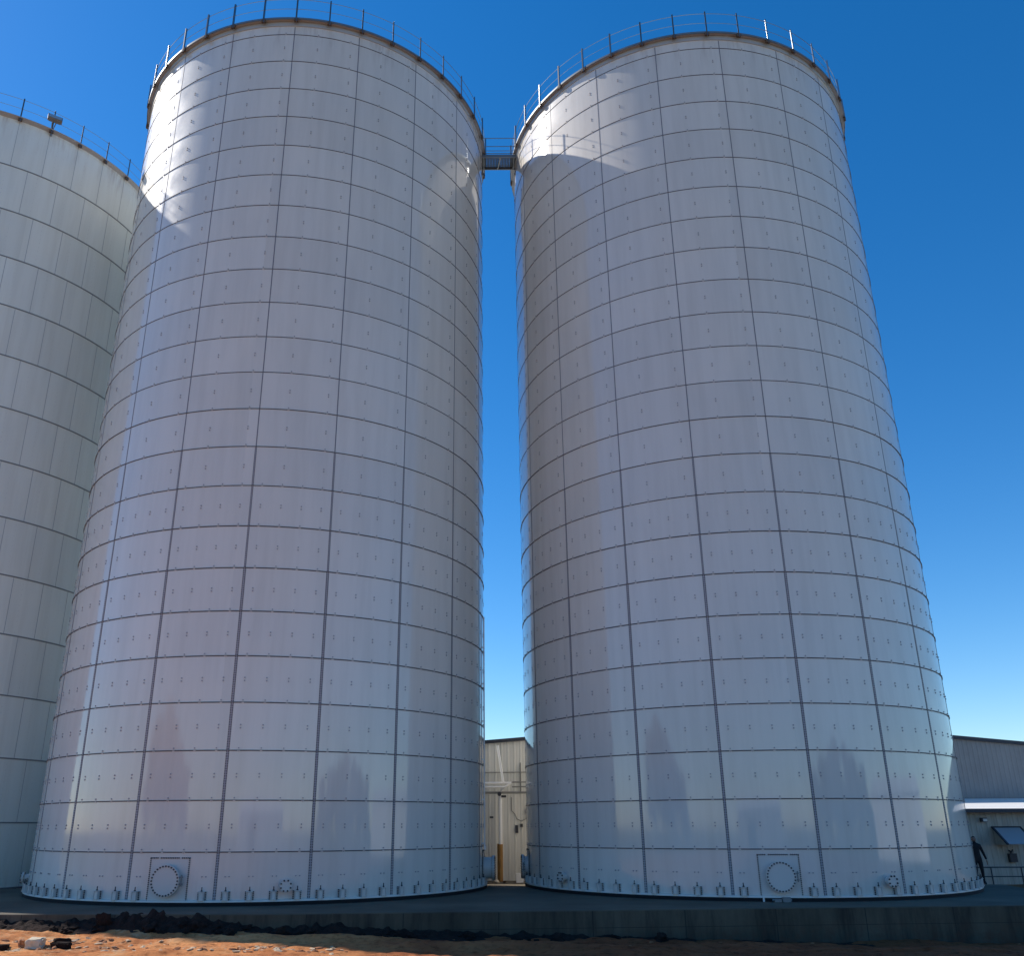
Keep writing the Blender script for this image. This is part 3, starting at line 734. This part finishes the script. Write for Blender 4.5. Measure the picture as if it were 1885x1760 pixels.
# ================================================================ loose dirt, clods, stones
from mathutils.bvhtree import BVHTree
bvh = BVHTree.FromObject(bpy.data.objects['ground'], bpy.context.evaluated_depsgraph_get())
def hgt(x, y):
    h = bvh.ray_cast(Vector((x, y, 5)), Vector((0, 0, -1))); return h[0].z if h[0] else -.6
def rock_mesh(name, m_, seed, jag=.45, flat=.6, sub=3):
    bm = bmesh.new(); bmesh.ops.create_icosphere(bm, subdivisions=sub, radius=1)
    of = Vector((seed*3.1, seed*1.7, seed))
    for v in bm.verts:
        d = v.co.normalized(); k_ = 1+jag*noise.noise(d*1.3+of)+jag*.5*noise.noise(d*3.2+of)+jag*.25*noise.noise(d*7+of)
        v.co = d*k_; v.co.z *= flat; 
        v.co.x *= 1.25
    me = bpy.data.meshes.new(name); bm.to_mesh(me); bm.free(); me.materials.append(m_); return me
clods = [rock_mesh('dirt_clod', M['clod'], i+1, .7, .7) for i in range(6)]
k_ = 0
for i in range(70):
    x = random.triangular(-13.5, 6.5, -7); yw = slab_edge(x); y = yw - random.uniform(.1, .65)
    sc = random.choice((.05, .07, .09, .12, .16)) * (1.25 if -11 < x < -4 else 1)
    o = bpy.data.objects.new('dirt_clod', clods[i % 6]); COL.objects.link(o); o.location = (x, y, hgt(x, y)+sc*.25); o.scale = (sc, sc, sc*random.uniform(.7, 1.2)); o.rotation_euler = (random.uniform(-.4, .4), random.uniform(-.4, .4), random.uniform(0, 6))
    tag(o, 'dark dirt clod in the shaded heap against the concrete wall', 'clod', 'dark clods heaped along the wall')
o = bpy.data.objects.new('dirt_clod', rock_mesh('dirt_clod', M['clod'], 23, .5, 1.2)); COL.objects.link(o); x = -9.6; y = slab_edge(x)-.30; o.location = (x, y, -.14); o.scale = (.15, .11, .15); o.rotation_euler = (.1, .3, .2)
tag(o, 'tallest dark clod sticking up from the heap below the round hatch side, left', 'clod', 'dark clods heaped along the wall')
stones = [rock_mesh('stone', M['chip'], i+11, .55, .35, 2) for i in range(5)]; reds = [rock_mesh('stone', M['redchip'], i+31, .5, .5, 2) for i in range(4)]
for i in range(270):
    x = -12.5 + 9.5*random.random()**1.25; y = random.uniform(20.9, 22.9) if x < -7 else random.uniform(20.4, 21.7)
    sc = random.choice((.02, .03, .04, .05, .06)) * .95
    o = bpy.data.objects.new('stone', random.choice(stones if random.random() < .68 else reds)); COL.objects.link(o); o.location = (x, y, hgt(x, y)+sc*.1); o.scale = (sc*1.5, sc, sc); o.rotation_euler = (random.uniform(-.3, .3), random.uniform(-.3, .3), random.uniform(0, 6))
    if o.data in stones: tag(o, 'small pale stone chip on the sunlit red dirt, lower left', 'stone', 'pale stone chips on sunlit dirt')
    else: tag(o, 'small reddish stone on the sunlit red dirt, lower left', 'stone', 'reddish stones on sunlit dirt')
for i in range(26):
    x = random.uniform(-5, 14); y = slab_edge(x)-random.uniform(.3, 2.4); sc = random.uniform(.02, .045)
    o = bpy.data.objects.new('stone', random.choice(reds)); COL.objects.link(o); o.location = (x, y, hgt(x, y)+sc*.1); o.scale = (sc*1.3, sc, sc); o.rotation_euler = (0, 0, random.uniform(0, 6))
    tag(o, 'small stone on the shaded red dirt in front of the wall', 'stone', 'stones on shaded dirt')
# lumps at the very corner of the picture
def lump(name, m_, x, y, sc, lab, cat, seed, rz=0, cube=True):
    bm = bmesh.new(); bmesh.ops.create_cube(bm, size=1); bmesh.ops.bevel(bm, geom=bm.edges[:], offset=.09, segments=2, affect='EDGES'); bmesh.ops.subdivide_edges(bm, edges=bm.edges[:], cuts=3, use_grid_fill=True)
    for v in bm.verts: v.co += v.normal*0 + Vector((noise.noise(v.co*2.5+Vector((seed, 0, 0))), noise.noise(v.co*2.5+Vector((0, seed, 0))), noise.noise(v.co*3+Vector((0, 0, seed)))))*.13
    me = bpy.data.meshes.new(name); bm.to_mesh(me); bm.free(); me.materials.append(m_); o = bpy.data.objects.new(name, me); COL.objects.link(o)
    o.scale = sc; o.location = (x, y, hgt(x, y)+sc[2]*.25); o.rotation_euler = (0, .05, rz); tag(o, lab, cat)
lump('concrete_chunk', M['conc_block'], -10.05, 21.6, (.34, .35, .24), 'pale squarish concrete chunk in the bottom left corner', 'rubble', 3, .1)
lump('broken_brick', M['clod'], -9.42, 21.45, (.40, .22, .16), 'dark broken brick right of the pale concrete chunk', 'brick', 5, -.2)
lump('broken_brick', M['clod'], -9.62, 21.95, (.34, .2, .14), 'dark broken brick behind the pale concrete chunk, bottom left', 'brick', 8, .5)
lump('wood_scrap', M['redchip'], -10.45, 21.75, (.12, .4, .14), 'reddish wood scrap left of the pale concrete chunk', 'scrap', 9, .5)
lump('broken_brick', M['clod'], -10.75, 21.45, (.34, .24, .14), 'dark broken brick at the extreme bottom left corner', 'brick', 12, .2)

# ================================================================ trees and sheds made up out of view for the tanks to mirror
def leaf_mat(name, c1, c2):
    m = mat(name, c1, .7, spec=.3); k = NB(m); k.color(k.ramp(k.noise(k.coord(), .8, 3), [(.35, c1), (.65, c2)])); return m
M['leaf'] = leaf_mat('tree_leaves', (.035, .055, .018), (.075, .10, .035)); M['bark'] = simple_noise_mat('bark', (.09, .065, .045), (.14, .11, .08), 4)
def tree_meshes(seed, h):
    rnd = random.Random(seed); mb = MB(); mb.tube([(0, 0, -.5), (0, 0, h*.15), (.15, .1, h*.45), (.1, 0, h*.85)], [h*.028, h*.022, h*.014, h*.004], 8)
    cl = []
    for i in range(22):
        z = h*(.22+.72*i/22); a = rnd.uniform(0, 6.28); L = h*.34*(1-((z/h-.35)/.8)**2)*rnd.uniform(.6, 1.1)
        p1 = Vector((cos(a)*L, sin(a)*L, z+L*.35)); mb.tube([(.1, .05, z-h*.04), p1*.5+Vector((0, 0, z*.5-.1*L)), p1], [h*.008, h*.005, h*.002], 5)
        cl += [(p1, L*.45), (p1*.6+Vector((0, 0, z*.4)), L*.4)]
    cl.append((Vector((0, 0, h*.95)), h*.08))
    vs = []; fs = []
    for c, r in cl:
        for q in range(150):
            d = Vector((rnd.gauss(0, 1), rnd.gauss(0, 1), rnd.gauss(0, .8)))*max(.5, r)*.55; p = c+d
            u = Vector((rnd.gauss(0, 1), rnd.gauss(0, 1), rnd.gauss(0, 1))).normalized()*.22; w = u.orthogonal().normalized()*.16
            b = len(vs); vs += [p-u, p+w, p+u, p-w]; fs.append((b, b+1, b+2, b+3))
    tr = mb.build('trunk', M['bark']); cr = MB().add(vs, fs).build('crown', M['leaf']); a_, b_ = tr.data, cr.data
    bpy.data.objects.remove(tr); bpy.data.objects.remove(cr); return a_, b_
kinds = [tree_meshes(3, 10), tree_meshes(5, 10)]
for i, (az, dist, h) in enumerate(((106, 60, 8.5), (111, 58, 9.5), (116, 60, 11), (121, 57, 11.5), (126, 60, 11), (131, 58, 10), (137, 60, 9), (-112, 58, 14), (-117, 56, 15.5), (-122, 58, 14), (-127, 56, 11.5), (-133, 60, 9.5))):
    x, y = dist*sin(D(az)), dist*cos(D(az)) + 8
    t_ = empty('mirror_tree', (x, y, -.4), rz=i*1.3, label='added dark broadleaf tree behind the viewpoint, seen only as a dim mirror image', cat='tree', group='added trees mirrored in the tanks')
    t_.scale = (h*.088,)*3; ms = kinds[i % 2]
    obj_from('trunk', ms[0], t_, (0, 0, 0)); obj_from('crown', ms[1], t_, (0, 0, 0))
def shed(x, y, w, d, h, rz, lab, wall):
    E_ = empty('mirror_shed', (x, y, -.4), rz=rz, label=lab, cat='building')  # unseen shed, added only for its reflection in the tanks
    MB().box((0, 0, h/2), (w, d, h)).build('wall', wall, E_)
    mb = MB(); vs = [(-w/2-.3, -d/2-.3, h), (w/2+.3, -d/2-.3, h), (w/2+.3, 0, h+d*.12), (-w/2-.3, 0, h+d*.12), (-w/2-.3, d/2+.3, h), (w/2+.3, d/2+.3, h)]
    mb.add(vs, [(0, 1, 2, 3), (3, 2, 5, 4), (0, 3, 4), (1, 5, 2)]); mb.build('roof', M['white_roof'], E_)
    MB().box((w*.2, -d/2-.03, h*.38), (w*.2, .06, h*.74)).build('door', M['dark_trim'], E_)
shed(58, 12, 26, 12, 4.6, D(80), 'added white metal shed off to the right, seen only mirrored in the tank', M['white_roof'])
shed(4, -58, 30, 12, 4.2, D(176), 'added low tan shed behind the viewpoint, seen only mirrored in the tanks', M['siding'])
